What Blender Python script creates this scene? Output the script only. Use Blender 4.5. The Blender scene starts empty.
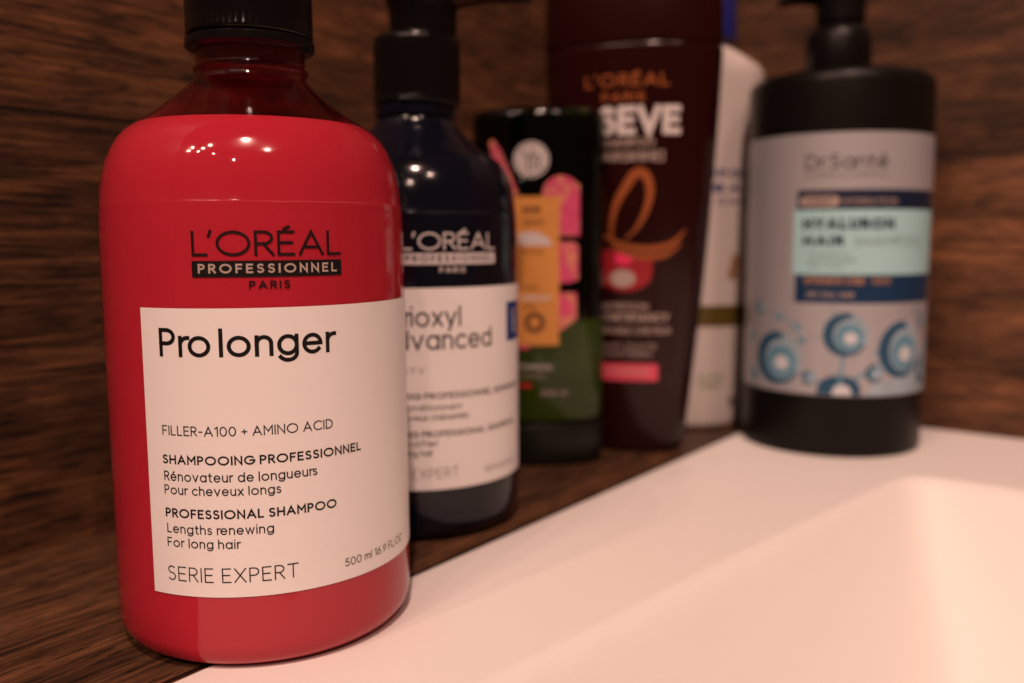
import bpy, bmesh, math, random
from math import sin, cos, pi, radians, atan2, hypot, sqrt
from mathutils import Matrix, Vector
random.seed(4)
S = 0.001                                   # everything below is written in millimetres
scene = bpy.context.scene
COL = scene.collection

# ------------------------------------------------------------------ materials
def new_mat(name):
    m = bpy.data.materials.new(name); m.use_nodes = True
    nt = m.node_tree; nt.nodes.clear()
    out = nt.nodes.new('ShaderNodeOutputMaterial')
    return m, nt, out

def principled(name, color, rough=.4, metal=0, coat=0, spec=.5, sss=0, sssr=(1, .3, .2), sss_scale=.004,
               bump=0, bump_scale=400, vary=0, rough_vary=0):
    m, nt, out = new_mat(name)
    p = nt.nodes.new('ShaderNodeBsdfPrincipled')
    p.inputs['Base Color'].default_value = (*color, 1)
    p.inputs['Roughness'].default_value = rough
    p.inputs['Metallic'].default_value = metal
    p.inputs['Coat Weight'].default_value = coat
    p.inputs['Coat Roughness'].default_value = .04
    p.inputs['Specular IOR Level'].default_value = spec
    if sss:
        p.inputs['Subsurface Weight'].default_value = sss
        p.inputs['Subsurface Radius'].default_value = sssr
        p.inputs['Subsurface Scale'].default_value = sss_scale
    tc = nt.nodes.new('ShaderNodeTexCoord')
    nz = nt.nodes.new('ShaderNodeTexNoise'); nz.inputs['Scale'].default_value = bump_scale
    nz.inputs['Detail'].default_value = 4
    nt.links.new(tc.outputs['Object'], nz.inputs['Vector'])
    if bump:
        b = nt.nodes.new('ShaderNodeBump'); b.inputs['Strength'].default_value = bump
        b.inputs['Distance'].default_value = .0002
        nt.links.new(nz.outputs['Fac'], b.inputs['Height'])
        nt.links.new(b.outputs['Normal'], p.inputs['Normal'])
    if vary:
        mx = nt.nodes.new('ShaderNodeMix'); mx.data_type = 'RGBA'
        mx.inputs['A'].default_value = (*[c * (1 - vary) for c in color], 1)
        mx.inputs['B'].default_value = (*[min(1, c * (1 + vary)) for c in color], 1)
        nt.links.new(nz.outputs['Fac'], mx.inputs['Factor'])
        nt.links.new(mx.outputs['Result'], p.inputs['Base Color'])
    if rough_vary:
        n2 = nt.nodes.new('ShaderNodeTexNoise'); n2.inputs['Scale'].default_value = 60
        n2.inputs['Detail'].default_value = 6
        nt.links.new(tc.outputs['Object'], n2.inputs['Vector'])
        mr = nt.nodes.new('ShaderNodeMapRange')
        mr.inputs['To Min'].default_value = rough; mr.inputs['To Max'].default_value = rough + rough_vary
        nt.links.new(n2.outputs['Fac'], mr.inputs['Value'])
        nt.links.new(mr.outputs['Result'], p.inputs['Roughness'])
    nt.links.new(p.outputs['BSDF'], out.inputs['Surface'])
    return m

def tinted_shell(name, tint, ior=1.5, rough=.02, density=1.0):
    """thin clear plastic: tinted see-through wall with a Fresnel gloss"""
    m, nt, out = new_mat(name)
    tr = nt.nodes.new('ShaderNodeBsdfTransparent'); tr.inputs['Color'].default_value = (*tint, 1)
    gl = nt.nodes.new('ShaderNodeBsdfGlossy'); gl.inputs['Roughness'].default_value = rough
    tc = nt.nodes.new('ShaderNodeTexCoord')
    nz = nt.nodes.new('ShaderNodeTexNoise'); nz.inputs['Scale'].default_value = 45; nz.inputs['Detail'].default_value = 1
    sm = nt.nodes.new('ShaderNodeTexNoise'); sm.inputs['Scale'].default_value = 55; sm.inputs['Detail'].default_value = 8; sm.inputs['Distortion'].default_value = .8
    nt.links.new(tc.outputs['Object'], sm.inputs['Vector'])
    sr = nt.nodes.new('ShaderNodeMapRange'); sr.inputs['From Min'].default_value = .45; sr.inputs['From Max'].default_value = .75
    sr.inputs['To Min'].default_value = rough; sr.inputs['To Max'].default_value = .22
    nt.links.new(sm.outputs['Fac'], sr.inputs['Value']); nt.links.new(sr.outputs['Result'], gl.inputs['Roughness'])
    nt.links.new(tc.outputs['Object'], nz.inputs['Vector'])
    bp = nt.nodes.new('ShaderNodeBump'); bp.inputs['Strength'].default_value = .03; bp.inputs['Distance'].default_value = .002
    nt.links.new(nz.outputs['Fac'], bp.inputs['Height'])
    nt.links.new(bp.outputs['Normal'], gl.inputs['Normal'])
    lw = nt.nodes.new('ShaderNodeLayerWeight'); lw.inputs['Blend'].default_value = .5
    nt.links.new(bp.outputs['Normal'], lw.inputs['Normal'])
    pw = nt.nodes.new('ShaderNodeMath'); pw.operation = 'POWER'; pw.inputs[1].default_value = 4.5
    nt.links.new(lw.outputs['Facing'], pw.inputs[0])
    fr = nt.nodes.new('ShaderNodeMath'); fr.operation = 'MULTIPLY_ADD'
    f0 = ((ior - 1) / (ior + 1)) ** 2; fr.inputs[1].default_value = 1 - f0; fr.inputs[2].default_value = f0
    nt.links.new(pw.outputs[0], fr.inputs[0])
    mx = nt.nodes.new('ShaderNodeMixShader')
    nt.links.new(fr.outputs[0], mx.inputs['Fac'])
    nt.links.new(tr.outputs['BSDF'], mx.inputs[1]); nt.links.new(gl.outputs['BSDF'], mx.inputs[2])
    nt.links.new(mx.outputs['Shader'], out.inputs['Surface'])
    return m

def wood(name, along, across, normal_axis, seam_off=0., plank=140., gain=1.0, rough=.5, seed=0., dull=0.):
    """rough-sawn dark laminate boards; axes are 0/1/2 of object space, sizes in mm"""
    m, nt, out = new_mat(name)
    N = nt.nodes.new; L = nt.links.new
    tc = N('ShaderNodeTexCoord'); sp = N('ShaderNodeSeparateXYZ'); L(tc.outputs['Object'], sp.inputs[0])
    def math_(op, a, b=None, c=None):
        n = N('ShaderNodeMath'); n.operation = op
        for i, v in enumerate((a, b, c)):
            if v is None: continue
            if isinstance(v, (int, float)): n.inputs[i].default_value = v
            else: L(v, n.inputs[i])
        return n.outputs[0]
    A = math_('MULTIPLY', sp.outputs[along], 1000.); B = math_('MULTIPLY', sp.outputs[across], 1000.)
    pb = math_('DIVIDE', math_('SUBTRACT', B, seam_off), plank)
    idx = math_('FLOOR', pb); fr = math_('FRACT', pb)
    wn = N('ShaderNodeTexWhiteNoise'); wn.noise_dimensions = '1D'; L(math_('ADD', idx, seed + 7.3), wn.inputs['W'])
    rnd = wn.outputs['Value']
    shift = math_('MULTIPLY', rnd, 700.)
    def noise(sa, sb, detail=4, rough_=.6, dist=0., z=0.):
        cb = N('ShaderNodeCombineXYZ')
        L(math_('DIVIDE', math_('ADD', A, shift), sa), cb.inputs[0]); L(math_('DIVIDE', B, sb), cb.inputs[1])
        cb.inputs[2].default_value = z + seed
        n = N('ShaderNodeTexNoise'); n.inputs['Scale'].default_value = 1; n.inputs['Detail'].default_value = detail
        n.inputs['Roughness'].default_value = rough_; n.inputs['Distortion'].default_value = dist
        L(cb.outputs[0], n.inputs['Vector']); return n.outputs['Fac']
    def ramp(fac, stops):
        r = N('ShaderNodeValToRGB'); el = r.color_ramp.elements
        el[0].position, el[0].color = stops[0][0], (*stops[0][1], 1)
        el[1].position, el[1].color = stops[-1][0], (*stops[-1][1], 1)
        for p, c in stops[1:-1]:
            e = el.new(p); e.color = (*c, 1)
        L(fac, r.inputs[0]); return r.outputs[0]
    def mix(fac, a, b, mode='MIX'):
        n = N('ShaderNodeMix'); n.data_type = 'RGBA'; n.blend_type = mode
        for k, v in (('Factor', fac), ('A', a), ('B', b)):
            if isinstance(v, (int, float)): n.inputs[k].default_value = v
            elif isinstance(v, tuple): n.inputs[k].default_value = (*v, 1)
            else: L(v, n.inputs[k])
        return n.outputs['Result']
    broad = noise(150, 17, 3, .55, .8, 1.)
    fibre = noise(42, 2.0, 6, .68, .5, 5.)
    fine = noise(9, .45, 3, .6, 0, 9.)
    blotch = noise(22, 6, 4, .65, .6, 13.)          # saw chatter across the grain
    pore = noise(15, 1.3, 4, .62, .5, 17.)
    g = lambda c: (c[0] * gain * (.93 - .10 * dull), c[1] * gain * (1.06 + .10 * dull), c[2] * gain * (1.25 + .45 * dull))
    col = ramp(broad, [(.30, g((.022, .008, .0035))), (.48, g((.085, .030, .0115))), (.62, g((.21, .072, .024))), (.78, g((.32, .12, .04)))])
    fcol = ramp(fibre, [(.32, g((.010, .0045, .0025))), (.5, g((.10, .037, .0135))), (.72, g((.36, .13, .043)))])
    col = mix(.55, col, fcol)
    col = mix(math_('MULTIPLY', ramp(blotch, [(.45, (0, 0, 0)), (.62, (1, 1, 1))]), .5), col, g((.022, .0105, .006)))
    col = mix(math_('MULTIPLY', ramp(pore, [(.37, (1, 1, 1)), (.47, (0, 0, 0))]), .85), col, g((.008, .005, .0035)))
    col = mix(math_('MULTIPLY', fine, .35), col, mix(1., col, (1.9, 1.9, 1.9), 'MULTIPLY'))
    patch = noise(70, 24, 3, .6, .6, 23.)
    tone = math_('MULTIPLY', math_('MULTIPLY_ADD', rnd, .75, .6), math_('MULTIPLY_ADD', patch, 1.5, .27))
    cmb = N('ShaderNodeCombineXYZ'); [L(tone, cmb.inputs[i]) for i in range(3)]
    col = mix(1., col, cmb.outputs[0], 'MULTIPLY')
    edge = math_('MINIMUM', fr, math_('SUBTRACT', 1., fr))
    seam = math_('LESS_THAN', edge, .8 / plank)
    col = mix(math_('MULTIPLY', seam, .85), col, (.006, .004, .003))
    p = N('ShaderNodeBsdfPrincipled'); L(col, p.inputs['Base Color'])
    rr = math_('MULTIPLY_ADD', fibre, -.25, rough + .12); L(rr, p.inputs['Roughness'])
    p.inputs['Specular IOR Level'].default_value = .22
    h = math_('ADD', math_('MULTIPLY', fibre, .6), math_('ADD', math_('MULTIPLY', fine, .25), math_('MULTIPLY', pore, .3)))
    h = math_('SUBTRACT', h, math_('MULTIPLY', seam, 1.2))
    b = N('ShaderNodeBump'); b.inputs['Strength'].default_value = .55; b.inputs['Distance'].default_value = .0006
    L(h, b.inputs['Height']); L(b.outputs['Normal'], p.inputs['Normal'])
    L(p.outputs['BSDF'], out.inputs['Surface'])
    return m

M = {}
M['ceramic'] = principled('glazed_ceramic', (.84, .82, .79), .42, spec=.12, vary=.015, bump_scale=14, rough_vary=.08)
M['red_shell'] = tinted_shell('clear_red_plastic', (.76, .215, .28), 1.6, .03)
M['red_liquid'] = principled('red_shampoo', (.80, .42, .48), .5, spec=0.)
M['black_plastic'] = principled('black_plastic', (.004, .0035, .0033), .09, spec=.25, bump=.15, bump_scale=2500, rough_vary=.1)
M['black_gloss'] = principled('black_gloss_plastic', (.005, .0045, .0045), .12, spec=.3, rough_vary=.08)
M['black_satin'] = principled('black_satin_plastic', (.0055, .0045, .004), .27, spec=.18, bump=.1, bump_scale=1800, rough_vary=.1)
M['paper'] = principled('label_paper', (.79, .77, .76), .38, bump=.06, bump_scale=900, vary=.015, rough_vary=.08)
M['ink'] = principled('dark_print', (.006, .005, .005), .5, spec=.2)
M['grey_ink'] = principled('grey_print', (.10, .095, .09), .4)
M['red_ink'] = principled('reddish_dark_print', (.014, .004, .005), .5, spec=.2)
M['white_ink'] = principled('white_print', (.60, .56, .55), .4)
M['pale_ink'] = principled('pale_print', (.42, .33, .29), .4)
M['navy_body'] = principled('navy_plastic', (.003, .0038, .009), .10, spec=.4, rough_vary=.05)
M['blue_ink'] = principled('blue_print', (.008, .03, .19), .5, spec=.2)
M['green_body'] = principled('dark_green_plastic', (.004, .006, .002), .2, spec=.35, rough_vary=.08)
M['green_shell'] = tinted_shell('clear_green_plastic', (.20, .26, .10), 1.45, .05)
M['green_glow'] = principled('green_shampoo_glow', (.62, .85, .42), .4, spec=0., vary=.6, bump_scale=26)  # mottled bright green paints the glow of the lower bottle into the liquid
M['dark_cap'] = principled('dark_green_cap_plastic', (.005, .006, .004), .3, spec=.35, rough_vary=.1)
M['orange_ink'] = principled('orange_print', (.62, .27, .06), .45, vary=.08, bump_scale=160)
M['pink_ink'] = principled('pink_print', (.62, .07, .17), .45, vary=.25, bump_scale=220)
M['peach_ink'] = principled('peach_print', (.60, .19, .12), .45, vary=.35, bump_scale=200)
def petal(name, a, b, scale):
    m = principled(name, a, .45); nt = m.node_tree; p = [n for n in nt.nodes if n.type == 'BSDF_PRINCIPLED'][0]
    nz = [n for n in nt.nodes if n.type == 'TEX_NOISE'][0]; nz.inputs['Scale'].default_value = scale; nz.inputs['Distortion'].default_value = 1.5
    r = nt.nodes.new('ShaderNodeValToRGB'); r.color_ramp.elements[0].position = .38; r.color_ramp.elements[1].position = .60
    r.color_ramp.elements[0].color = (*a, 1); r.color_ramp.elements[1].color = (*b, 1)
    nt.links.new(nz.outputs['Fac'], r.inputs[0]); nt.links.new(r.outputs[0], p.inputs['Base Color']); return m
M['petal'] = petal('mottled_petal_print', (.62, .24, .14), (.56, .06, .16), 130)
M['gold_ink'] = principled('dull_gold_print', (.36, .20, .11), .4)
M['brown_ink'] = principled('brown_print', (.10, .035, .015), .45)
M['maroon_body'] = principled('maroon_plastic', (.016, .0022, .0020), .14, spec=.3, rough_vary=.1)
M['maroon_cap'] = principled('maroon_cap_plastic', (.017, .0022, .002), .2, spec=.3, rough_vary=.1)
M['copper_ink'] = principled('copper_foil_print', (.36, .10, .028), .35, metal=.3)
M['hot_pink'] = principled('hot_pink_print', (.80, .03, .12), .4)
M['crimson_ink'] = principled('crimson_print', (.30, .010, .018), .4)
M['rose_ink'] = principled('rose_print', (.66, .07, .12), .45)
M['white_body'] = principled('white_bottle_plastic', (.66, .60, .56), .35, vary=.02, bump_scale=40, rough_vary=.1)
M['blue_cap'] = principled('blue_cap_plastic', (.01, .016, .16), .35, rough_vary=.1)
M['olive_ink'] = principled('olive_print', (.11, .075, .012), .4)
M['green_ink'] = principled('green_print', (.14, .28, .09), .45)
M['red_dot'] = principled('red_print', (.45, .01, .02), .4)
M['navy_ink'] = principled('navy_print', (.006, .014, .04), .4, spec=.3)
M['deep_blue_ink'] = principled('deep_blue_print', (.006, .032, .085), .4, spec=.3)
M['aqua_ink'] = principled('aqua_print', (.35, .62, .66), .4, vary=.03, bump_scale=60)
M['silver'] = principled('silver_label_film', (.43, .435, .465), .36, metal=.35, vary=.03, bump_scale=30, rough_vary=.08)
M['bubble_rim'] = principled('teal_bubble_print', (.010, .07, .14), .4, vary=.3, bump_scale=150)
M['bubble_mid'] = principled('mid_blue_bubble_print', (.11, .27, .37), .4, vary=.2, bump_scale=150)
M['bubble_light'] = principled('pale_bubble_print', (.56, .60, .64), .4)
M['bubble_haze'] = principled('blue_grey_water_print', (.30, .40, .47), .4, vary=.3, bump_scale=120)
M['wood_left'] = wood('dark_board_left', 1, 2, 0, seam_off=133.5, gain=1.0, seed=2., dull=.25)
M['wood_back'] = wood('dark_board_back', 0, 2, 1, seam_off=133.5, gain=1.25, seed=31., dull=.3)
M['wood_top'] = wood('dark_board_counter', 1, 0, 2, seam_off=-171, plank=190., gain=1.0, rough=.42, seed=50., dull=.6)

# ------------------------------------------------------------------ objects
def link_mesh(name, bm, mats, parent=None, smooth=True, sharp=35):
    me = bpy.data.meshes.new(name); bm.to_mesh(me); bm.free()
    for m in (mats if isinstance(mats, (list, tuple)) else [mats]): me.materials.append(m)
    if smooth:
        me.shade_smooth(); me.set_sharp_from_angle(angle=radians(sharp))
    o = bpy.data.objects.new(name, me); COL.objects.link(o)
    if parent: o.parent = parent
    return o

def thing(name, label, cat, x, y, rot=0., z=0., group=None):
    o = bpy.data.objects.new(name, None); COL.objects.link(o); o.empty_display_size = .02
    o.location = (x * S, y * S, z * S); o.rotation_euler = (0, 0, rot)
    o['label'] = label; o['category'] = cat
    if group: o['group'] = group
    return o

class Surf:
    """upright bottle wall: half widths a (side to side) and b (front to back) as functions of height; front faces local -Y"""
    def __init__(self, prof):                # prof: [(z, a, b)]
        self.p = prof
    def ab(self, z):
        p = self.p
        if z <= p[0][0]: return p[0][1:]
        for q, r in zip(p, p[1:]):
            if z <= r[0]:
                t = (z - q[0]) / (r[0] - q[0] + 1e-9)
                return q[1] + (r[1] - q[1]) * t, q[2] + (r[2] - q[2]) * t
        return p[-1][1:]
    def point(self, s, z, off=0.):
        a, b = self.ab(z)
        if abs(a - b) < 1e-6: ph = s / a
        else:
            ph = 0.; n = max(8, int(abs(s) / .7)); h = s / n
            for _ in range(n):
                g = hypot(a * cos(ph), b * sin(ph)); pm = ph + .5 * h / g
                ph += h / hypot(a * cos(pm), b * sin(pm))
        nx, ny = sin(ph) / a, -cos(ph) / b; k = hypot(nx, ny)
        return (a * sin(ph) + off * nx / k) * S, (-b * cos(ph) + off * ny / k) * S, z * S

def smooth_profile(pts, sub=6, r=.28):
    """Chaikin-like corner rounding that leaves long straights straight"""
    P = [tuple(p) for p in pts]
    for _ in range(3):
        Q = [P[0]]
        for i in range(1, len(P) - 1):
            a, b, c = P[i - 1], P[i], P[i + 1]
            Q.append(tuple(b[k] + (a[k] - b[k]) * r for k in range(len(b))))
            Q.append(tuple(b[k] + (c[k] - b[k]) * r for k in range(len(b))))
        Q.append(P[-1]); P = Q
    return P

def loft(prof, n=192, close_top=True, close_bottom=True, ribs=None, cx=0., cy=0., bm=None):
    """prof: [(z, a, b)] -> closed elliptical loft. ribs=(count, depth, z0, z1)"""
    bm = bm or bmesh.new(); rings = []
    for z, a, b in prof:
        ring = []
        for i in range(n):
            t = 2 * pi * i / n; k = 0
            if ribs and ribs[2] <= z <= ribs[3]: k = ribs[1] * (.5 + .5 * cos(ribs[0] * t))
            ring.append(bm.verts.new(((cx + (a - k) * cos(t)) * S, (cy + (b - k) * sin(t)) * S, z * S)))
        rings.append(ring)
    for r0, r1 in zip(rings, rings[1:]):
        for i in range(n):
            j = (i + 1) % n; bm.faces.new((r0[i], r0[j], r1[j], r1[i]))
    if close_bottom: bm.faces.new(list(reversed(rings[0])))
    if close_top: bm.faces.new(rings[-1])
    return bm

def rnd(prof): return [(z, r, r) for z, r in prof]

# polygons laid on a bottle wall --------------------------------------------
def wrap(name, polys, surf, mat, parent, off=.10, step=1.0, layer=.006, thick=0.):
    """polys: list of [(s, z), ...]; each is cut every `step` mm and bent round the wall"""
    bm = bmesh.new()
    for i, p in enumerate(polys):
        try: bm.faces.new([bm.verts.new((s, z, (i % 5) * layer)) for s, z in p])
        except ValueError: pass
    smin = min(v.co.x for v in bm.verts); smax = max(v.co.x for v in bm.verts)
    k = math.floor(smin / step) + 1
    while k * step < smax:
        bmesh.ops.bisect_plane(bm, geom=bm.verts[:] + bm.edges[:] + bm.faces[:], plane_co=(k * step + .00013, 0, 0), plane_no=(1, 0, 0), dist=1e-6)
        k += 1
    if thick:
        zs = sorted({round(v.co.y, 3) for v in bm.verts})
    bmesh.ops.triangulate(bm, faces=[f for f in bm.faces if len(f.verts) > 4])
    for v in bm.verts: v.co = surf.point(v.co.x, v.co.y, off + v.co.z)
    bmesh.ops.recalc_face_normals(bm, faces=bm.faces)
    for f in bm.faces:                                     # outward
        c = f.calc_center_median()
        if f.normal.x * c.x + f.normal.y * c.y < 0: f.normal_flip()
    if thick:
        r = bmesh.ops.extrude_face_region(bm, geom=bm.faces[:])
        for v in [g for g in r['geom'] if isinstance(g, bmesh.types.BMVert)]:
            h = Vector((v.co.x, v.co.y, 0)).normalized() * thick * S; v.co += h
    return link_mesh(name, bm, mat, parent, smooth=True, sharp=40)

# stroke lettering ------------------------------------------------------------
def arc(cx, cy, rx, ry, a0, a1, n=None):
    n = n or max(4, int(abs(a1 - a0) / 11))
    return [(cx + rx * cos(radians(a0 + (a1 - a0) * i / n)), cy + ry * sin(radians(a0 + (a1 - a0) * i / n))) for i in range(n + 1)]
O_ = lambda cx, cy, rx, ry: arc(cx, cy, rx, ry, 90, 450)
X = .70                                         # x-height
def bowl(w): r = w / 2; return O_(r, X / 2, r, X / 2)
G = {
 'A': (.78, [[(0, 0), (.39, 1), (.78, 0)], [(.14, .32), (.64, .32)]]),
 'B': (.52, [[(0, 0), (0, 1), (.26, 1)] + arc(.26, .77, .22, .23, 80, -90) + [(0, .54)], [(0, .54), (.28, .54)] + arc(.28, .27, .25, .27, 80, -90) + [(0, 0)]]),
 'C': (.78, [arc(.48, .5, .48, .5, 48, 312)]),
 'D': (.66, [[(0, 0), (0, 1), (.2, 1)] + arc(.2, .5, .46, .5, 80, -90) + [(0, 0)]]),
 'E': (.48, [[(.48, 1), (0, 1), (0, 0), (.48, 0)], [(0, .52), (.42, .52)]]),
 'F': (.46, [[(.46, 1), (0, 1), (0, 0)], [(0, .50), (.40, .50)]]),
 'G': (.88, [arc(.48, .5, .48, .5, 48, 360), [(.96, .5), (.54, .5)]]),
 'H': (.64, [[(0, 0), (0, 1)], [(.64, 0), (.64, 1)], [(0, .52), (.64, .52)]]),
 'I': (.0, [[(0, 0), (0, 1)]]),
 'J': (.36, [[(.36, 1), (.36, .2)] + arc(.18, .2, .18, .2, 0, -170)]),
 'K': (.56, [[(0, 0), (0, 1)], [(.52, 1), (0, .42)], [(.16, .58), (.56, 0)]]),
 'L': (.44, [[(0, 1), (0, 0), (.44, 0)]]),
 'M': (.76, [[(0, 0), (0, 1), (.38, .38), (.76, 1), (.76, 0)]]),
 'N': (.64, [[(0, 0), (0, 1), (.64, 0), (.64, 1)]]),
 'O': (1.0, [O_(.5, .5, .5, .5)]),
 'P': (.50, [[(0, 0), (0, 1), (.24, 1)] + arc(.24, .73, .27, .27, 80, -90) + [(0, .46)]]),
 'Q': (1.0, [O_(.5, .5, .5, .5), [(.6, .28), (.94, -.04)]]),
 'R': (.52, [[(0, 0), (0, 1), (.24, 1)] + arc(.24, .74, .27, .26, 80, -90) + [(0, .48)], [(.24, .48), (.54, 0)]]),
 'S': (.50, [arc(.26, .76, .23, .24, 40, 260) + arc(.25, .26, .25, .26, 80, -145)]),
 'T': (.60, [[(0, 1), (.60, 1)], [(.30, 1), (.30, 0)]]),
 'U': (.60, [[(0, 1), (0, .3)] + arc(.3, .3, .3, .3, 180, 360) + [(.6, .3), (.6, 1)]]),
 'V': (.72, [[(0, 1), (.36, 0), (.72, 1)]]),
 'W': (1.08, [[(0, 1), (.28, 0), (.54, .95), (.80, 0), (1.08, 1)]]),
 'X': (.64, [[(0, 1), (.64, 0)], [(0, 0), (.64, 1)]]),
 'Y': (.64, [[(0, 1), (.32, .46), (.64, 1)], [(.32, .46), (.32, 0)]]),
 'Z': (.56, [[(0, 1), (.56, 1), (0, 0), (.56, 0)]]),
 'a': (.60, [bowl(.60), [(.60, X), (.60, 0)]]),
 'b': (.60, [bowl(.60), [(0, 1), (0, 0)]]),
 'c': (.52, [arc(.31, X / 2, .31, X / 2, 48, 312)]),
 'd': (.60, [bowl(.60), [(.60, 1), (.60, 0)]]),
 'e': (.60, [[(.02, .36), (.60, .36)] + arc(.30, X / 2, .30, X / 2, 4, 318)]),
 'f': (.30, [[(.12, 0), (.12, .8)] + arc(.28, .82, .16, .18, 180, 95), [(0, X), (.30, X)]]),
 'g': (.60, [bowl(.60), [(.60, X), (.60, 0)] + arc(.30, 0, .30, .27, 0, -150)]),
 'h': (.48, [[(0, 1), (0, 0)], [(0, .42)] + arc(.24, .44, .24, .26, 170, 0) + [(.48, 0)]]),
 'i': (.0, [[(0, X), (0, 0)], [(0, .99), (0, 1.0)]]),
 'j': (.1, [[(.1, X), (.1, -.2)], [(.1, .93), (.1, .97)]]),
 'k': (.44, [[(0, 0), (0, 1)], [(.42, X), (0, .28)], [(.14, .40), (.44, 0)]]),
 'l': (.0, [[(0, 0), (0, 1)]]),
 'm': (.80, [[(0, X), (0, 0)], [(0, .44)] + arc(.2, .48, .2, .22, 170, 0) + [(.4, 0)], [(.4, .44)] + arc(.6, .48, .2, .22, 170, 0) + [(.8, 0)]]),
 'n': (.48, [[(0, X), (0, 0)], [(0, .42)] + arc(.24, .44, .24, .26, 170, 0) + [(.48, 0)]]),
 'o': (.66, [bowl(.66)]),
 'p': (.60, [bowl(.60), [(0, X), (0, -.28)]]),
 'q': (.60, [bowl(.60), [(.60, X), (.60, -.28)]]),
 'r': (.08, [[(0, X), (0, 0)], [(0, .40)] + arc(.26, .40, .26, .30, 170, 85)]),
 's': (.38, [arc(.19, .53, .17, .17, 35, 265) + arc(.19, .18, .19, .18, 80, -145)]),
 't': (.30, [[(.13, .92), (.13, .16)] + arc(.27, .16, .14, .16, 180, 280), [(0, X), (.30, X)]]),
 'u': (.48, [[(0, X), (0, .26)] + arc(.24, .26, .24, .26, 180, 350), [(.48, X), (.48, 0)]]),
 'v': (.54, [[(0, X), (.27, 0), (.54, X)]]),
 'w': (.80, [[(0, X), (.2, 0), (.4, X), (.6, 0), (.8, X)]]),
 'x': (.48, [[(0, X), (.48, 0)], [(0, 0), (.48, X)]]),
 'y': (.54, [[(0, X), (.28, 0)], [(.54, X), (.16, -.27)]]),
 'z': (.44, [[(0, X), (.44, X), (0, 0), (.44, 0)]]),
 '0': (.60, [O_(.3, .5, .3, .5)]),
 '1': (.22, [[(0, .82), (.22, 1), (.22, 0)]]),
 '2': (.50, [arc(.25, .74, .25, .26, 165, -30) + [(0, 0), (.52, 0)]]),
 '3': (.50, [arc(.25, .76, .23, .24, 150, -90) + arc(.25, .26, .26, .26, 90, -150)]),
 '5': (.50, [[(.46, 1), (.08, 1), (.04, .56)] + arc(.24, .32, .27, .32, 120, -145)]),
 '6': (.54, [O_(.27, .30, .27, .30), [(.04, .42), (.38, 1)]]),
 '8': (.52, [O_(.26, .76, .22, .24), O_(.26, .26, .26, .26)]),
 '9': (.54, [O_(.27, .70, .27, .30), [(.50, .58), (.16, 0)]]),
 '-': (.30, [[(0, .44), (.30, .44)]]), '+': (.44, [[(0, .44), (.44, .44)], [(.22, .66), (.22, .22)]]),
 '.': (.0, [[(0, 0), (0, .03)]]), "'": (-.06, [[(-.06, 1.04), (-.12, .82)]]),
 '[': (.14, [[(.14, 1.05), (0, 1.05), (0, -.1), (.14, -.1)]]), ']': (.14, [[(0, 1.05), (.14, 1.05), (.14, -.1), (0, -.1)]]),
 '&': (.6, [O_(.3, .76, .2, .24), [(.14, .58), (.6, 0)], arc(.26, .26, .26, .26, 120, 350)]),
}
G['É'] = (G['E'][0], G['E'][1] + [[(.18, 1.13), (.33, 1.23)]])
G['é'] = (G['e'][0], G['e'][1] + [[(.26, .86), (.40, 1.02)]])

def ribbon(pl, t):
    """closed quads along a polyline, square ends, mitred joints"""
    P = [Vector(p) for p in pl]
    P = [P[0]] + [b for a, b in zip(P, P[1:]) if (b - a).length > 1e-5]
    closed = (P[0] - P[-1]).length < 1e-4 and len(P) > 4
    h = t / 2
    if not closed:
        P[0] = P[0] + (P[0] - P[1]).normalized() * h; P[-1] = P[-1] + (P[-1] - P[-2]).normalized() * h
    n = len(P); Lf = []; Rt = []
    for i in range(n):
        if closed:
            a = P[i - 1] if i else P[-2]; b = P[i]; c = P[(i + 1) % n] if i < n - 1 else P[1]
        else:
            a = P[max(0, i - 1)]; b = P[i]; c = P[min(n - 1, i + 1)]
        d0 = (b - a) if (b - a).length > 1e-6 else (c - b); d1 = (c - b) if (c - b).length > 1e-6 else (b - a)
        d0 = d0.normalized(); d1 = d1.normalized()
        n0 = Vector((-d0.y, d0.x)); n1 = Vector((-d1.y, d1.x)); m = n0 + n1
        if m.length < .25: m = n1; k = 1
        else: m.normalize(); k = min(1 / max(.3, m.dot(n1)), 2.6)
        Lf.append(b + m * h * k); Rt.append(b - m * h * k)
    return [[tuple(Rt[i]), tuple(Rt[i + 1]), tuple(Lf[i + 1]), tuple(Lf[i])] for i in range(n - 1)]

def text_polys(text, s0, s1, zb, cap, t, gap=.17, space=.42):
    """text from arc length s0 to s1 (mm), base line zb, capital height cap, stroke t (fraction of cap)"""
    x = 0.; items = []
    for n_, ch in enumerate(text):
        if ch == ' ': x += space; continue
        w, strokes = G[ch]
        items.append((x, strokes)); x += w + t + gap
        if ch == 'r' and text[n_ + 1:n_ + 2] in (' ', ''): x += .16
    total = x - gap
    kx = (s1 - s0) / total
    out = []
    for x0, strokes in items:
        for pl in strokes:
            q = [((x0 + t / 2 + px) * kx / cap, t / 2 + py * (1 - t)) for px, py in pl]   # in cap units
            for quad in ribbon(q, t):
                out.append([(s0 + u * cap, zb + v * cap) for u, v in quad])
    return out

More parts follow.
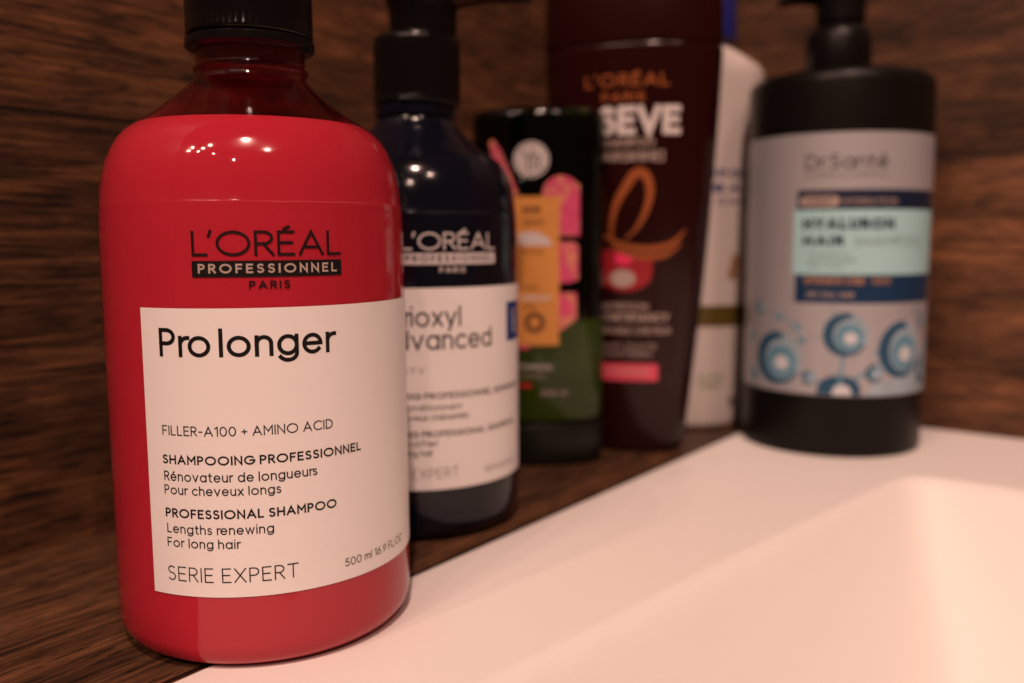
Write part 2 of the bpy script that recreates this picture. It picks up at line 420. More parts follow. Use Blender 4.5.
def text(name, txt, s0, s1, zb, cap, t, surf, mat, parent, off=.12, gap=.17, space=.42, step=.8):
    return wrap(name, text_polys(txt, s0, s1, zb, cap, t, gap, space), surf, mat, parent, off, step)
def rect(s0, z0, s1, z1): return [(s0, z0), (s1, z0), (s1, z1), (s0, z1)]
def disc(s, z, rx, rz=None, n=28): rz = rz or rx; return [(s + rx * cos(2 * pi * i / n), z + rz * sin(2 * pi * i / n)) for i in range(n)]
def stroke(pts, t): return ribbon(pts, t)
def ring(s, z, r, t): return ribbon([(s + r * cos(2 * pi * i / 30), z + r * sin(2 * pi * i / 30)) for i in range(31)], t)

def facing(x, y, off=0.): return atan2(-x, y) + radians(off)

# ------------------------------------------------------------------ setting
def box_obj(name, x0, x1, y0, y1, z0, z1, mat, **props):
    bm = bmesh.new()
    bmesh.ops.create_cube(bm, size=1)
    for v in bm.verts:
        v.co = ((x0 + x1) / 2 * S + v.co.x * (x1 - x0) * S, (y0 + y1) / 2 * S + v.co.y * (y1 - y0) * S, (z0 + z1) / 2 * S + v.co.z * (z1 - z0) * S)
    o = link_mesh(name, bm, mat, smooth=False)
    for k, v in props.items(): o[k] = v
    return o
WX, WY = -278., 474.
box_obj('wall_left', WX - 15, WX, -500, WY + 15, -40, 460, M['wood_left'], kind='structure')
box_obj('wall_back', WX, 700, WY, WY + 15, -40, 460, M['wood_back'], kind='structure')
box_obj('countertop', WX, -166, -500, WY, -30, -.5, M['wood_top'], kind='structure')

# the washbasin: one height field with a rounded outer edge and a sloping bowl
def sink_height(x, y):
    xe = -95.0 + (y - 280) * .135 + .00012 * (y - 280) ** 2        # inner edge beside the ledge, slightly bowed
    ye = 374.0 - .02 * (x + 60)
    dl = (x - xe) * 2.4; db = (ye - y) * 2.2
    dr = (330 - x) * 1.2; df = (y + 60) * 1.2
    k = 12.
    d = [dl, db, dr, df, 105.]
    m = min(d); sm = m - k * math.log(sum(math.exp(-(q - m) / k) for q in d))
    r = 2.6
    sp = r * math.log(1 + math.exp(sm / r)) if sm / r < 30 else sm
    glint_ridge = .45 * math.exp(-((sm + 4.5) / 3.2) ** 2)  # low ridge added along the bowl edge to catch a bright line
    return glint_ridge - max(0, sp - .02)
def make_sink():
    bm = bmesh.new()
    def axis(lo, hi, dense):
        v = []; x = lo
        while x < hi:
            v.append(x)
            x += 2.5 if dense[0] < x < dense[1] else 9
        v.append(hi); return v
    xs = axis(-170.4, 430, (-135, 60)); ys = axis(-140, WY - 1.2, (150, 470))
    rows = []
    x0, y1 = xs[0], ys[-1]
    def edge(x, y):                                                 # rounded lip toward the ledge
        d = x - x0; r = 2.2
        return 0 if d >= r else -(r - sqrt(max(0, r * r - (r - d) ** 2)))
    xs = [x0 + t for t in (0, .15, .5, 1, 1.6, 2.2)] + [x for x in xs if x > x0 + 3]
    for y in ys: rows.append([bm.verts.new((x * S, y * S, (sink_height(x, y) + edge(x, y)) * S)) for x in xs])
    for a, b in zip(rows, rows[1:]):
        for i in range(len(xs) - 1): bm.faces.new((a[i], a[i + 1], b[i + 1], b[i]))
    # skirt down to an underside
    per = [e for e in bm.edges if e.is_boundary]
    r = bmesh.ops.extrude_edge_only(bm, edges=per)
    for v in [g for g in r['geom'] if isinstance(g, bmesh.types.BMVert)]: v.co.z = -.14
    o = link_mesh('washbasin', bm, M['ceramic'], sharp=60)
    o['label'] = 'glossy white ceramic washbasin with a flat rim, set flush beside the dark wood ledge'
    o['category'] = 'washbasin'
make_sink()

# ------------------------------------------------------------------ salon bottles (red and navy)
def salon_profile(R, H0=0.):
    k = R / 36.
    body = [(0, 30.5 * k), (.5, 32.6 * k), (1.6, 34.3 * k), (3.4, 35.5 * k), (5.8, R), (12, R), (50, R), (88, R), (94, R - .03 * k)]
    top = [(98, 35.88), (101, 35.75), (103.1, 35.62), (103.3, 35.68), (103.5, 35.6), (107, 35.2), (110, 34.7), (113, 33.9), (116, 32.7), (118.5, 31.2), (120.5, 29.4), (122.3, 26.9), (124.2, 23.8), (127, 20.2), (130, 16.6), (132.4, 14.0), (133.4, 13.2), (134.0, 13.0)]
    return body + [(z, r * k if r > 20 else 13.0 + (r - 13.0) * (R * .555 - 13.0) / 7. if 13.0 < r <= 20 else r) for z, r in top]

def salon_text(surf, lab, root, sh, ink, logo_ink, barmat, bartext, title, lines):
    o = .035
    text('brand_name', "L'ORÉAL", -13.8 + sh, 18.3 + sh, 91.75, 5.3, .11, surf, logo_ink, root, off=o, gap=.10)
    wrap('brand_bar', [rect(-13.8 + sh, 87.35, 18.3 + sh, 90.75)], surf, barmat, root, off=.03)
    text('range_name', 'PROFESSIONNEL', -12.5 + sh, 17.1 + sh, 88.15, 2.0, .20, surf, bartext, root, off=.07, gap=.34)
    text('city_name', 'PARIS', -2.1 + sh, 6.4 + sh, 84.8, 1.75, .18, surf, logo_ink, root, off=o, gap=.28)
    for nm, txt, s0, s1, zb, cap, t, gap, mat in title + lines:
        text(nm, txt, s0 + sh, s1 + sh, zb, cap, t, surf, mat, lab, off=.16, gap=gap, space=.16 if cap > 5 else .34)

def ribbed_cap(z0, z1, r, parent, name='cap', mat='black_plastic', ribs=64, depth=.055, chamfer=1.5, cx=0.):
    prof = [(z0, r - .8), (z0 + .25, r - .1), (z0 + .6, r), (z0 + 1.2, r)]
    n = 6
    prof += [(z0 + 1.3 + (z1 - z0 - chamfer - 1.6) * i / n, r) for i in range(n + 1)]
    prof += [(z1 - chamfer * .6, r - .15), (z1 - chamfer * .2, r - chamfer * .5), (z1, r - chamfer)]
    return link_mesh(name, loft(rnd(prof), n=ribs * 6, ribs=(ribs, depth, z0 + 1.25, z1 - chamfer - .2), cx=cx), M[mat], parent, sharp=60)

# 1 -- red bottle in front
bx, by = -184.4, 139.4
red = thing('shampoo_bottle', 'large red shampoo bottle with a black cap and white label, in front of the others', 'shampoo bottle', bx, by, facing(bx, by))
P1 = salon_profile(36.)
S1 = Surf(rnd(P1))
neck = P1 + [(134.5, 13.05), (135.0, 13.5), (135.6, 13.5), (136.1, 13.0), (136.8, 12.85), (150, 12.8)]
link_mesh('bottle_shell', loft(rnd(neck), n=256), M['red_shell'], red)
LV = 121.9
liq = [(z + (.5 if i == 0 else 0), r - .14) for i, (z, r) in enumerate(P1) if z < LV - .4 and not 103 < z < 103.6]
rt = 27.05
liq += [(LV, rt)]
link_mesh('shampoo', loft(rnd(liq), n=192), M['red_liquid'], red, sharp=22)
ribbed_cap(142.9, 168, 14.9, red)
link_mesh('cap_ring', loft(rnd([(139.9, 13.4), (140.1, 14.6), (140.6, 15.2), (142.2, 15.2), (142.7, 14.7), (142.8, 13.4)]), n=192), M['black_gloss'], red)
lab1 = wrap('label', [rect(-27.2, 17.6, 92, 80.8)], S1, M['paper'], red, off=.02, step=.8, thick=.09)
I, Gk = M['ink'], M['grey_ink']
salon_text(S1, lab1, red, 0, I, M['red_ink'], M['ink'], M['pale_ink'],
  [('product_name', 'Pro longer', -22.3, 16.2, 70.45, 6.15, .14, .125, I)],
  [('ingredient_line', 'FILLER-A100 + AMINO ACID', -22.6, 15.0, 53.4, 2.15, .115, .15, I),
   ('heading_line', 'SHAMPOOING PROFESSIONNEL', -22.9, 22.4, 47.1, 2.0, .18, .16, I),
   ('text_line', 'Rénovateur de longueurs', -22.7, 11.0, 43.35, 2.15, .125, .16, I),
   ('text_line', 'Pour cheveux longs', -22.8, 3.0, 40.35, 2.1, .125, .16, I),
   ('heading_line', 'PROFESSIONAL SHAMPOO', -22.8, 15.4, 35.2, 2.05, .18, .16, I),
   ('text_line', 'Lengths renewing', -22.6, 1.2, 31.7, 2.1, .125, .16, I),
   ('text_line', 'For long hair', -22.7, -5.9, 28.55, 2.1, .125, .16, I),
   ('series_name', 'SERIE EXPERT', -23.0, 6.2, 20.9, 3.3, .08, .17, I),
   ('volume_text', '500 ml 16.9 FL.OZ', 17.2, 38.6, 20.7, 1.9, .11, .15, I)])

# 2 -- navy bottle with a pump
bx, by = -209.1, 223.5
navy = thing('pump_bottle', 'dark navy pump shampoo bottle with a white label, just behind the red bottle', 'shampoo bottle', bx, by, facing(bx, by))
P2 = salon_profile(34.)
S2 = Surf(rnd(P2))
link_mesh('bottle_body', loft(rnd(P2 + [(134.9, 12.6), (135.2, 13.6), (138.6, 13.6), (138.9, 12.4), (150, 12.4)]), n=224), M['navy_body'], navy)
ribbed_cap(138.8, 161.4, 14.4, navy, 'pump_collar', depth=.08, chamfer=2.2, cx=.8)
def pump_head(parent, z0, r0, ztop, nozzle_len, nozzle_dir, nozzle_z, mat='black_plastic', cx=0., r_top=None):
    r_top = r_top or r0 + 1.5
    h = ztop - z0
    prof = [(z0 - 1, r0 * .6), (z0, r0 * .95), (z0 + .6, r0), (z0 + h * .35, r0), (z0 + h * .6, (r0 + r_top) / 2), (z0 + h * .8, r_top), (ztop - 1.4, r_top), (ztop - .4, r_top - .8), (ztop, r_top - 2.2)]
    head = link_mesh('pump_head', loft(rnd(prof), n=96, cx=cx), M[mat], parent)
    bm = bmesh.new(); rings = []
    ux, uy = cos(nozzle_dir), sin(nozzle_dir)
    N = 14
    for i in range(N + 1):
        t = i / N; d = 2 + (nozzle_len - 2) * t
        hh = (ztop - nozzle_z) * (.5 - .20 * t); ww = r_top * (.85 - .48 * t)
        zc = nozzle_z + (ztop - nozzle_z) * .45 - 2.4 * t * t - (1 - t) ** 3 * 3
        hh += (1 - t) ** 3 * 3
        rings.append([bm.verts.new(((cx + ux * d - uy * ww * cos(a)) * S, (uy * d + ux * ww * cos(a)) * S, (zc + hh * sin(a)) * S)) for a in [2 * pi * j / 24 for j in range(24)]])
    for a, b in zip(rings, rings[1:]):
        for j in range(24): bm.faces.new((a[j], a[(j + 1) % 24], b[(j + 1) % 24], b[j]))
    bm.faces.new(rings[0][::-1]); bm.faces.new(rings[-1])
    bmesh.ops.recalc_face_normals(bm, faces=bm.faces)
    link_mesh('nozzle', bm, M[mat], head)
    return head
pump_head(navy, 161.0, 11.2, 184, 36, radians(-6), 173.0, r_top=15.5, cx=3.0)
lab2 = wrap('label', [rect(-16.5, 17.0, 92, 80.2)], S2, M['paper'], navy, off=.02, step=.8, thick=.09)
W_, B_ = M['white_ink'], M['navy_ink']
salon_text(S2, lab2, navy, 8.7, I, W_, W_, B_,
  [('product_name', 'Serioxyl', -22.0, 4.6, 68.3, 6.3, .12, .135, I),
   ('product_name', 'Advanced', -22.0, 16.3, 61.2, 6.3, .12, .135, I)],
  [('ingredient_line', 'DENSITY', -22.6, -7.0, 53.6, 2.0, .095, .15, I),
   ('heading_line', 'SHAMPOOING PROFESSIONNEL DENSIFIANT', -29., 34.0, 45.8, 2.0, .18, .16, I),
   ('text_line', 'Avec conditionnant', -22.7, 4.6, 42.2, 2.1, .125, .16, I),
   ('text_line', 'Pour cheveux clairsemés', -22.8, 7.0, 39.1, 2.1, .125, .16, I),
   ('heading_line', 'BODIFYING PROFESSIONAL SHAMPOO', -25., 29.6, 33.8, 2.05, .18, .16, I),
   ('text_line', 'Hair bodifier', -22.6, -3.2, 30.9, 2.1, .125, .16, I),
   ('text_line', 'For thinning hair', -22.7, -4.8, 27.9, 2.1, .125, .16, I),
   ('series_name', 'SERIE EXPERT', -23.0, 3.4, 20.7, 3.2, .065, .17, I),
   ('volume_text', '500 ml 16.9 FL.OZ', 13.2, 30.6, 20.6, 1.9, .10, .15, Gk)])
sq = wrap('blue_emblem', [rect(33.6, 61.8, 46, 74.6)], S2, M['blue_ink'], lab2, off=.15)
wrap('emblem_mark', stroke(arc(37.0, 68.2, 2.4, 3.6, -60, 70), .7) + stroke(arc(41.0, 68.2, 2.6, 4.2, 110, 250), .7), S2, W_, sq, off=.2)

# 3 -- green bottle standing on its cap
bx, by = -222.2, 313.4
green = thing('cap_down_bottle', 'small dark green bottle standing on its cap, with an orange panel and round emblem', 'shampoo bottle', bx, by, facing(bx, by))
a3, b3 = 28., 19.
PG2 = [(18.0, a3 - 1.2, b3 - 1.2), (18.3, a3 - .4, b3 - .4), (19.2, a3, b3), (60, a3, b3), (138, a3, b3), (144.5, a3 - .1, b3 - .1), (146.6, a3 - .6, b3 - .6), (147.6, a3 - 1.6, b3 - 1.6), (148.1, a3 - 3.4, b3 - 3.2), (148.2, a3 - 6, b3 - 5.5)]
PG = [(18.6, a3 - 1.4, b3 - 1.4), (19.4, a3 - .5, b3 - .5), (60.5, a3 - .5, b3 - .5), (61.2, a3 - .9, b3 - .9)]
S3 = Surf([(0, a3, b3), (150, a3, b3)])
body3 = link_mesh('bottle_shell', loft(PG2, n=192), M['green_shell'], green)
low3 = link_mesh('shampoo', loft(PG, n=160), M['green_glow'], green)
link_mesh('cap', loft([(0, a3 - 2.2, b3 - 2.2), (.5, a3 - 1.0, b3 - 1.0), (1.8, a3 - .3, b3 - .3), (4, a3, b3), (16.8, a3 - .2, b3 - .2), (17.5, a3 - .5, b3 - .5), (17.8, a3 - 1.4, b3 - 1.4)], n=192), M['dark_cap'], green)
link_mesh('added_dark_liner', loft([(62, a3 - .45, b3 - .45), (141, a3 - .45, b3 - .45), (144, a3 - .8, b3 - .8), (145.5, a3 - 3, b3 - 3)], n=160), M['green_body'], green)  # opaque liner added to darken the upper bottle and block the view through
em = wrap('round_emblem', [disc(-3.1, 126.7, 7.3)], S3, M['white_ink'], body3, off=.05)
wrap('monogram', ring(-3.1, 126.7, 6.4, .35) + stroke([(-6.6, 130.2), (-4.4, 126.6), (-2.2, 130.2)], .8) + stroke([(-4.4, 126.6), (-4.4, 122.6)], .8)
     + stroke([(-2.2, 122.8), (-2.2, 128.2)] + arc(-.8, 126.9, 1.4, 1.3, 80, -80) + [(.9, 122.8)], .8), S3, M['grey_ink'], em, off=.1)
wrap('petal_print', [[(-21.6, 134), (-19.6, 135.4), (-16, 131), (-11.5, 121), (-8.2, 112.6), (-12, 112.6), (-17.5, 121)]], S3, M['petal'], body3, off=.05)
wrap('petal_vein', [[(-20.6, 133), (-17.6, 128.5), (-14.6, 120.5), (-17.4, 124)]], S3, M['pink_ink'], body3, off=.09)
def blob(z0, z1, s0, s1, round_top):
    if round_top: return [(s0, z0), (s1, z0)] + arc((s0 + s1) / 2, z1 - (s1 - s0) / 2, (s1 - s0) / 2, (s1 - s0) / 2, 0, 180)
    return [(s0, z0), (s1, z0 + 2), (s1, z1 - 2), (s1 - 2, z1), (s0, z1)]
wrap('petal_print', [[(.8, 108), (8.0, 96), (17.3, 96), (17.3, 117)] + arc(9.4, 113, 7.9, 7.4, 35, 175)], S3, M['petal'], body3, off=.05)
wrap('petal_vein', [[(9.2, 97), (16.6, 97.5), (16.9, 113), (14.5, 118), (11.8, 112), (9.0, 107)]], S3, M['pink_ink'], body3, off=.09)
wrap('petal_print', [blob(76, 93.6, 5, 16.8, 0)], S3, M['petal'], body3, off=.05)
wrap('petal_vein', [[(7, 77), (14, 77), (15, 80), (12, 84), (8, 86)]], S3, M['pink_ink'], body3, off=.09)
wrap('petal_print', [[(5, 57), (9, 57), (16.2, 62), (16.0, 72.6), (5, 73)]], S3, M['petal'], body3, off=.05)
wrap('petal_vein', [[(7, 62), (13, 64), (15, 69), (8, 70)]], S3, M['pink_ink'], body3, off=.09)
wrap('petal_print', [[(-13, 49.6), (-4, 49.6), (-4, 52), (-14, 54)]], S3, M['pink_ink'], body3, off=.05)
pan = wrap('orange_panel', [rect(-13.2, 51.1, 8.3, 112)], S3, M['orange_ink'], body3, off=.13)
T3 = lambda nm, t, s0, s1, zb, cap, w, m=M['brown_ink']: text(nm, t, s0, s1, zb, cap, w, S3, m, pan, off=.18)
T3('text_line', 'SOIN', -6.6, .8, 105.2, 2.8, .24)
T3('text_line', 'CHEVEUX', -6.6, 2.2, 100.4, 2.2, .14)
wrap('pale_petal', [[(-8, 92.2), (5.6, 92.2), (4, 95), (0.5, 97), (-2, 97.6), (-8, 97.4)]], S3, M['white_ink'], pan, off=.18)
T3('text_line', 'REPAIR', -6.6, 1.6, 88.6, 1.8, .14)
T3('text_line', 'MASK', -6.6, -.6, 74.0, 1.8, .14)
T3('text_line', 'NOURISH DRY', -7.6, 4.8, 69.6, 2.2, .16, M['white_ink'])
T3('text_line', 'HAIR', -6.6, -1.6, 66.4, 1.8, .14)
wrap('seal_ring', ring(-1.7, 60.6, 3.1, 1.5) + ring(-1.7, 60.6, 4.2, .35), S3, M['brown_ink'], pan, off=.18)
text('maker_line', 'BOTANICAL', -12, 5.9, 41.0, 2.1, .18, S3, M['white_ink'], low3, off=.06)
text('maker_line', 'FRANCE', -8, 2.6, 37.4, 1.6, .14, S3, M['pale_ink'], low3, off=.06)
wrap('flag_mark', [rect(-8.1, 33.4, -3.1, 35.0)], S3, M['red_dot'], low3, off=.06)
text('volume_text', '200 ml', .8, 12., 29.9, 2.4, .15, S3, M['pale_ink'], low3, off=.06)

# 4 -- tall maroon bottle
bx, by = -201.0, 354.9
mar = thing('tapered_bottle', 'tall maroon bottle tapering to its base, with white lettering and a copper swirl', 'shampoo bottle', bx, by, facing(bx, by, -8))
PM = [(0, 22.6, 12.6), (.6, 23.8, 13.4), (2.0, 24.8, 13.9), (5, 25.2, 14), (12, 26.2, 14.6), (40, 29.3, 16.6), (80, 33.2, 19), (120, 36.2, 20.6), (150, 38.0, 21.4), (172, 39.0, 21.8), (175.5, 39.0, 21.8), (176.6, 38.4, 21.2)]
S4 = Surf(PM)
body4 = link_mesh('bottle_body', loft(smooth_profile(PM, r=.22), n=192), M['maroon_body'], mar)
capm = [(176.9, 38.2, 21.0), (177.3, 39.0, 21.8), (178.5, 39.2, 22), (205, 38.6, 21.6), (209, 38.0, 21.0), (211.5, 36.2, 19.4), (212.4, 33, 17)]
cap4 = link_mesh('cap', loft(capm, n=192), M['maroon_cap'], mar)
Sc = Surf(capm)
wrap('pale_ellipse', [disc(0, 200.5, 14.5, 5.6)], Sc, M['pale_ink'], cap4, off=.06)  # pale ellipse on the front of the cap
P4 = lambda nm, t, s0, s1, zb, cap, w, m=M['pale_ink'], gap=.17: text(nm, t, s0, s1, zb, cap, w, S4, m, body4, off=.08, gap=gap)
P4('brand_name', "L'ORÉAL", -17.6, 18.6, 158.4, 5.2, .17, M['copper_ink'])
P4('city_name', 'PARIS', -10, 8.4, 152.2, 3.8, .2, M['copper_ink'])
P4('product_name', 'ELSEVE', -27.5, 23.4, 138.4, 12.0, .23, M['white_ink'], .10)
P4('text_line', 'SHAMPOO', -10.2, 12.6, 133.4, 3.6, .16)
P4('text_line', '[ARGININE]', -10.6, 16.6, 127.4, 4.2, .16)
def taper(pts, ws):
    out = []; L_ = []; R_ = []
    for i, p in enumerate(pts):
        a = Vector(pts[max(0, i - 1)]); b = Vector(pts[min(len(pts) - 1, i + 1)]); d = (b - a).normalized(); n = Vector((-d.y, d.x)) * ws[i] / 2
        L_.append(tuple(Vector(p) + n)); R_.append(tuple(Vector(p) - n))
    return [[R_[i], R_[i + 1], L_[i + 1], L_[i]] for i in range(len(pts) - 1)]
def spline(pts, n=8):
    P = [pts[0]] + list(pts) + [pts[-1]]; out = []
    for i in range(1, len(P) - 2):
        for k in range(n):
            t = k / n; p0, p1, p2, p3 = P[i - 1], P[i], P[i + 1], P[i + 2]
            out.append(tuple(.5 * (2 * p1[j] + (p2[j] - p0[j]) * t + (2 * p0[j] - 5 * p1[j] + 4 * p2[j] - p3[j]) * t * t + (3 * p1[j] - p0[j] - 3 * p2[j] + p3[j]) * t ** 3) for j in (0, 1)))
    out.append(pts[-1]); return out
lp = spline([(-5.2, 95), (-5.4, 101), (-3.4, 109.5), (1.2, 117.5), (5.0, 122.4), (9.0, 121.6), (11.0, 115), (9.2, 106.5), (5.2, 99), (.6, 94.6)])
n = len(lp); lw = [1.0 + 3.0 * sin(pi * min(1, i / n * 1.08)) for i in range(n)]
wrap('copper_swirl', taper(lp, lw), S4, M['copper_ink'], body4, off=.10)
sw = spline([(-10.5, 98), (-5, 94), (2, 91.4), (10, 90.4), (18, 91.6), (23, 94.6), (26.6, 98.6)]); n = len(sw)
wrap('copper_swirl', taper(sw, [2.4 * sin(pi * (i + 1) / (n + 1)) + .4 for i in range(n)]), S4, M['copper_ink'], body4, off=.13)
sw = spline([(-6, 92), (2, 88.2), (10, 87.0), (18, 88.0), (25, 93.0)]); n = len(sw)
wrap('copper_swirl', taper(sw, [2.6 * sin(pi * (i + 1) / (n + 1)) + .3 for i in range(n)]), S4, M['copper_ink'], body4, off=.13)
dome = wrap('crimson_dome', [[(-10.6, 90)] + [(-10.2, 79)] + arc(.6, 80, 11.6, 8.0, 205, 355) + [(12.4, 84), (11.6, 87.6), (-4, 90)]], S4, M['crimson_ink'], body4, off=.06)
wrap('pink_glow_spot', [disc(-.2, 86.2, 3.8, 3.0)], S4, M['hot_pink'], dome, off=.12)
wrap('pale_pearl', [disc(-.6, 77.6, 5.6, 3.8)], S4, M['pale_ink'], dome, off=.12)
P4('text_line', 'NUTRITION', -10.8, 10.4, 63.9, 2.9, .18)
P4('text_line', 'FORTIFIANCY', -10.8, 19.6, 58.8, 3.6, .2)
P4('text_line', 'FRAGILE CHEVEUX', -10.7, 20.5, 53.4, 2.8, .16)
P4('text_line', 'ANTI CHUTE', -10.7, 14.1, 46.6, 2.3, .15)
P4('text_line', 'QUOTIDIEN', -10.7, 12.1, 43.2, 2.3, .15)
pk = wrap('pink_bar', [[(-9.4, 32.4), (14.2, 32.4), (15, 33.2), (15, 39.2), (14.2, 40), (-9.4, 40), (-10.2, 39.2), (-10.2, 33.2)]], S4, M['rose_ink'], body4, off=.09)
text('text_line', 'FORCE', -7, 11, 35.2, 2.6, .16, S4, M['pale_ink'], pk, off=.14)

# 5 -- white bottle at the back
wx_, wy_ = -196.8, 414.8
wht = thing('white_bottle', 'slim white bottle with a blue cap, mostly hidden behind the maroon bottle', 'shampoo bottle', wx_, wy_, radians(41))
PW = [(0, 20, 10), (.8, 21.5, 11.3), (3, 22.6, 12.2), (40, 24.5, 13), (100, 28, 14), (150, 31, 14.6), (170, 32, 14.6), (175, 31.8, 14.4), (178, 30, 13.8), (181.5, 25, 12.8), (185, 18, 11.6), (187.6, 13.2, 10.6), (188, 12.4, 10.4), (190, 11.8, 10)]
S5 = Surf(PW)
body5 = link_mesh('bottle_body', loft(smooth_profile(PW, r=.2), n=160), M['white_body'], wht)
link_mesh('cap', loft([(190.2, 12.4, 12.4), (190.8, 13.4, 13.4), (192, 13.6, 13.6), (212, 13.0, 13.0), (214, 12.2, 12.2), (214.6, 10.5, 10.5)], n=128, cx=3.5), M['blue_cap'], wht)
T5 = lambda nm, t, s0, s1, zb, cap, w, m=M['blue_ink']: text(nm, t, s0, s1, zb, cap, w, S5, m, body5, off=.08)
T5('text_line', 'SHAMPOO', -20, 27, 124, 3.8, .3); T5('text_line', 'HERBAL', -20, 26, 117.0, 3.8, .3); T5('text_line', 'DAILY CARE', -20, 26, 111.0, 3.0, .24)
wrap('red_mark', [disc(23.5, 142, 3.6, 4.4)], S5, M['red_dot'], body5, off=.06)
wrap('olive_band', [rect(-20, 51.2, 27, 61.8)], S5, M['olive_ink'], body5, off=.06)
wrap('orange_mark', [[(12, 75), (18, 74), (20, 84), (15, 88)]], S5, M['gold_ink'], body5, off=.06)
T5('text_line', 'ALOE', -2, 11.5, 24.6, 2.8, .2, M['green_ink']); T5('text_line', 'VERA', -2, 11, 20.4, 2.8, .2, M['green_ink'])
wrap('small_seal', [disc(17.5, 13, 2.2)], S5, M['grey_ink'], body5, off=.06)

# 6 -- big black pump bottle
bx, by = -130.8, 422.0
blk = thing('pump_bottle', 'big black pump bottle with a silver and aqua label, on the basin rim', 'shampoo bottle', bx, by, facing(bx, by))
R5 = 40.
PB = [(0, 38.6), (.4, 39.4), (1.4, 39.9), (3, R5), (60, R5), (120, R5), (160, R5), (162.4, 39.7), (164.2, 38.8), (165.4, 37.0), (166., 34.5), (166.8, 28), (167.6, 18), (168.2, 14.5), (168.4, 12)]
S6 = Surf(rnd(PB))
link_mesh('bottle_body', loft(rnd(PB), n=224), M['black_satin'], blk)
link_mesh('pump_collar', loft(rnd([(168.3, 13.4), (168.8, 14.2), (169.6, 14.4), (183, 14.0), (186, 13.2), (188.5, 11.6), (189.6, 9.5), (190, 6)]), n=192, ribs=(48, .2, 170, 182.5), cx=-1.5), M['black_satin'], blk, sharp=60)
pump_head(blk, 190.5, 10.6, 209, 27, radians(180 + 10), 200.6, cx=-1.0, mat='black_satin', r_top=11.5)
lab = wrap('label', [rect(-50.5, 27.3, 64, 138.6)], S6, M['silver'], blk, off=.02, step=.9, thick=.10)
D6 = lambda nm, polys, m, par=lab, off=.15: wrap(nm, polys, S6, M[m], par, off=off)
T6 = lambda nm, t, s0, s1, zb, cap, w, m, par, off=.24, gap=.17: text(nm, t, s0, s1, zb, cap, w, S6, M[m], par, off=off, gap=gap)
T6('brand_name', 'Dr.Santé', -12.9, 20.6, 123.6, 6.0, .11, 'ink', lab, gap=.14)
T6('text_line', 'COSMETIC FORMULA', -12.7, 20.6, 120.2, 1.7, .12, 'grey_ink', lab)
nb = D6('navy_band', [rect(-16, 106.2, 55, 114.9)], 'navy_ink')
D6('pill_mark', [[(-12.6, 107.9)] + arc(-.9, 110.1, 2.2, 2.2, -90, 90) + arc(-12.6, 110.1, 2.2, 2.2, 90, 270)], 'pale_ink', nb, .20)
T6('pill_text', 'DEEP', -12.4, -1.2, 109.0, 2.3, .2, 'navy_ink', nb, .26)
T6('text_line', 'HYDRATION', 2.6, 25.7, 108.4, 3.0, .12, 'pale_ink', nb)
aq = D6('aqua_panel', [rect(-17.4, 79.2, 55, 106.6)], 'aqua_ink', lab, .18)
T6('product_name', 'HYALURON', -13.2, 24.8, 98.3, 4.6, .29, 'navy_ink', aq)
T6('product_name', 'HAIR', -13.0, 3.6, 91.4, 4.3, .29, 'navy_ink', aq)
T6('product_name', 'SHAMPOO', 7.5, 41, 91.2, 4.0, .09, 'grey_ink', aq)
for z, e in ((87.2, 6.), (84.4, 9.), (81.6, 4.)): T6('text_line', {87.2: 'Hyaluronic', 84.4: 'acid and keratin', 81.6: 'for hair'}[z], -10.7, e, z, 1.7, .12, 'grey_ink', aq)
nb2 = D6('navy_band', [rect(-16, 67, 55, 79.2)], 'deep_blue_ink')
T6('text_line', 'INTENSIVE CARE', -11.6, 12.5, 75.2, 3.1, .20, 'gold_ink', nb2)
T6('text_line', '360', 15.5, 24, 75.2, 3.1, .20, 'gold_ink', nb2)
T6('text_line', 'DRY DULL HAIR', -10.6, 8.4, 69.6, 2.2, .16, 'pale_ink', nb2)
def bubble(s, z, r, squash=1.):
    b = D6('water_bubble', [disc(s, z, r * squash, r, 36)], 'bubble_haze', lab, .16)
    cres = [(s + r * .98 * squash * cos(radians(a)), z + r * .98 * sin(radians(a))) for a in range(80, 331, 10)]
    cres += [(s + r * (.16 + .70 * cos(radians(a))) * squash, z + r * (-.02 + .74 * sin(radians(a)))) for a in range(330, 79, -10)]
    wrap('bubble_shadow', [[cres[k], cres[k + 1], cres[-2 - k], cres[-1 - k]] for k in range(25)], S6, M['bubble_rim'], b, off=.2, layer=0)
    D6('bubble_inner', [disc(s + r * .16, z - r * .10, r * .62 * squash, r * .60, 30)], 'bubble_mid', b, .24)
    D6('bubble_highlight', [disc(s + r * .20, z - r * .16, r * .30 * squash, r * .26, 24)], 'bubble_light', b, .28)
D6('water_ground', [rect(-50.3, 27.5, 63.8, 58)] , 'bubble_light', lab, .118)
D6('water_haze', [[(14, 27.6), (62, 27.6), (62, 52), (50, 48), (40, 38), (28, 34), (20, 33)]], 'bubble_haze', lab, .13)
D6('molecule_link', stroke([(-34, 64), (-23, 60.3), (-14.5, 56.4), (-12.5, 50)], .5) + stroke([(5.7, 53), (4.0, 31)], 1.4) + stroke([(9, 50), (0, 65)], .6)
   + stroke([(3.7, 31), (30, 46)], 1.5) + stroke([(-14, 50), (0, 54)], .4) + stroke([(-22, 40), (3, 31)], .5), 'bubble_mid', lab, .145)
bubble(-23.6, 42, 12.0); bubble(5.9, 53.7, 9.6); bubble(31.5, 47.0, 12.6, .95); bubble(-34.5, 64, 3.0); bubble(18.5, 37.2, 4.2); bubble(49, 37, 6.5, .9); bubble(-8.5, 34.5, 3.2); bubble(46.5, 59, 3.6)
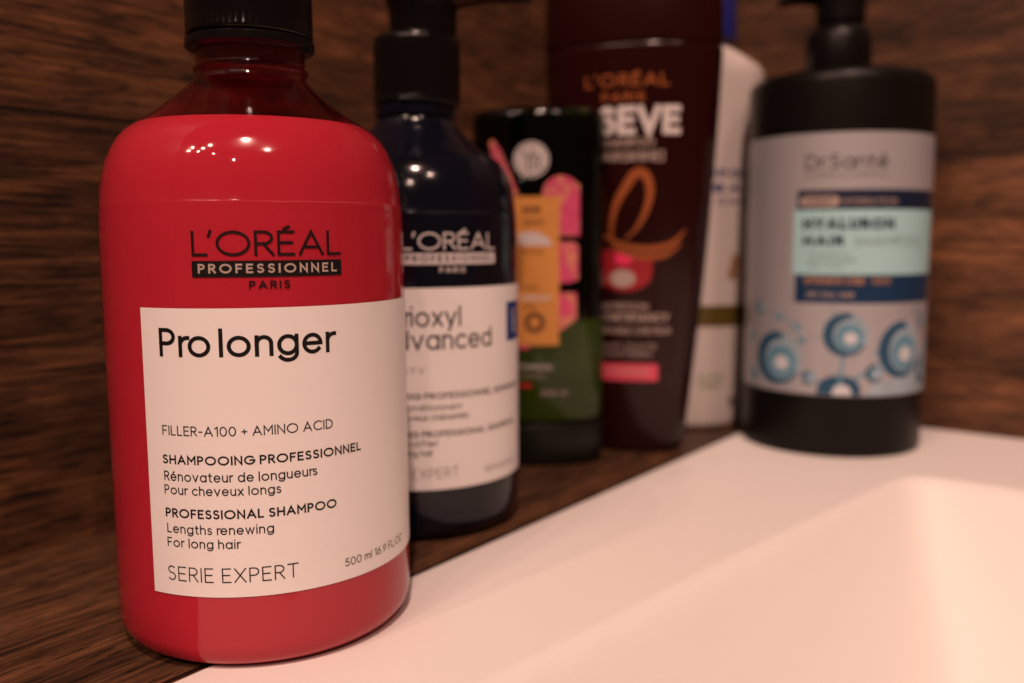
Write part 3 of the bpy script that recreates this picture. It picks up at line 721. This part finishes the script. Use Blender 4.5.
for s, z, r in ((-23.1, 60.3, 1.7), (-14.5, 56.4, 1.7), (-12.3, 50.6, 1.7), (20, 46, 1.6), (40, 63.5, 1.6), (-40, 50, 2.2), (-38, 33, 2.8)): D6('water_drop', [disc(s, z, r, None, 18)], 'bubble_mid', lab, .16)
D6('water_bubble', [[(-5.5, 27.6), (13, 27.6)] + arc(3.8, 30, 9, 6.2, 10, 170, 16)], 'bubble_rim', lab, .16)
D6('bubble_highlight', [[(1, 27.7), (9, 27.7)] + arc(5, 29, 3.8, 3.2, 10, 170, 12)], 'bubble_light', lab, .2)

# ------------------------------------------------------------------ light
WARM = (1.0, .60, .44)
def lamp(name, x, y, z, power, size, color=WARM):
    l = bpy.data.lights.new(name, 'POINT'); l.energy = power * 2.25; l.shadow_soft_size = size * 1.5 * S; l.color = color
    o = bpy.data.objects.new(name, l); COL.objects.link(o); o.location = ((x + 60) * 1.5 * S - .06, (y - 190) * 1.5 * S + .19, (z - 115) * 1.5 * S + .115)
K = 1.0
K = .79
for (x, y) in ((60, -975), (-240, -1213), (-14, -1170), (-290, -1388), (-55, -1375), (331, -1325)):
    lamp('chandelier_bulb', x, y, 1400, 12 * K, 8, (1., .645, .49))
for x, y, p in ((389, -412, 74), (963, -365, 22), (922, -1321, 26)):
    lamp('ceiling_spot', x, y, 1400, p * K, 14, (1., .635, .52))

w = bpy.data.worlds.new('World'); scene.world = w; w.use_nodes = True
bg = w.node_tree.nodes['Background']; bg.inputs['Color'].default_value = (1., .50, .34, 1); bg.inputs['Strength'].default_value = .065

# ------------------------------------------------------------------ camera
F, TH, RO, HC = 889.4, .116, -.004, 95.3
d = Vector((-.6029, .7978, 0)).normalized()                    # level heading
r0 = Vector((d.y, -d.x, 0))
fw = d * cos(TH) + Vector((0, 0, -sin(TH))); up0 = d * sin(TH) + Vector((0, 0, cos(TH)))
Rv = r0 * cos(RO) + up0 * sin(RO); Uv = -r0 * sin(RO) + up0 * cos(RO)
cd = bpy.data.cameras.new('camera'); cam = bpy.data.objects.new('camera', cd); COL.objects.link(cam)
mw = Matrix((Rv, Uv, -fw)).transposed().to_4x4(); mw.translation = Vector((0, 0, HC * S)); cam.matrix_world = mw
cd.sensor_width = 36; cd.lens = F / 1024 * 36; cd.clip_start = .005; cd.clip_end = 20
cd.dof.use_dof = True; cd.dof.focus_distance = .193; cd.dof.aperture_fstop = 7.2; cd.dof.aperture_blades = 7
scene.camera = cam

scene.render.engine = 'CYCLES'
scene.cycles.max_bounces = 10; scene.cycles.transparent_max_bounces = 16
scene.cycles.use_denoising = True
scene.cycles.caustics_reflective = False; scene.cycles.caustics_refractive = False
scene.view_settings.view_transform = 'Standard'; scene.view_settings.look = 'None'
scene.view_settings.exposure = 0; scene.view_settings.gamma = 1
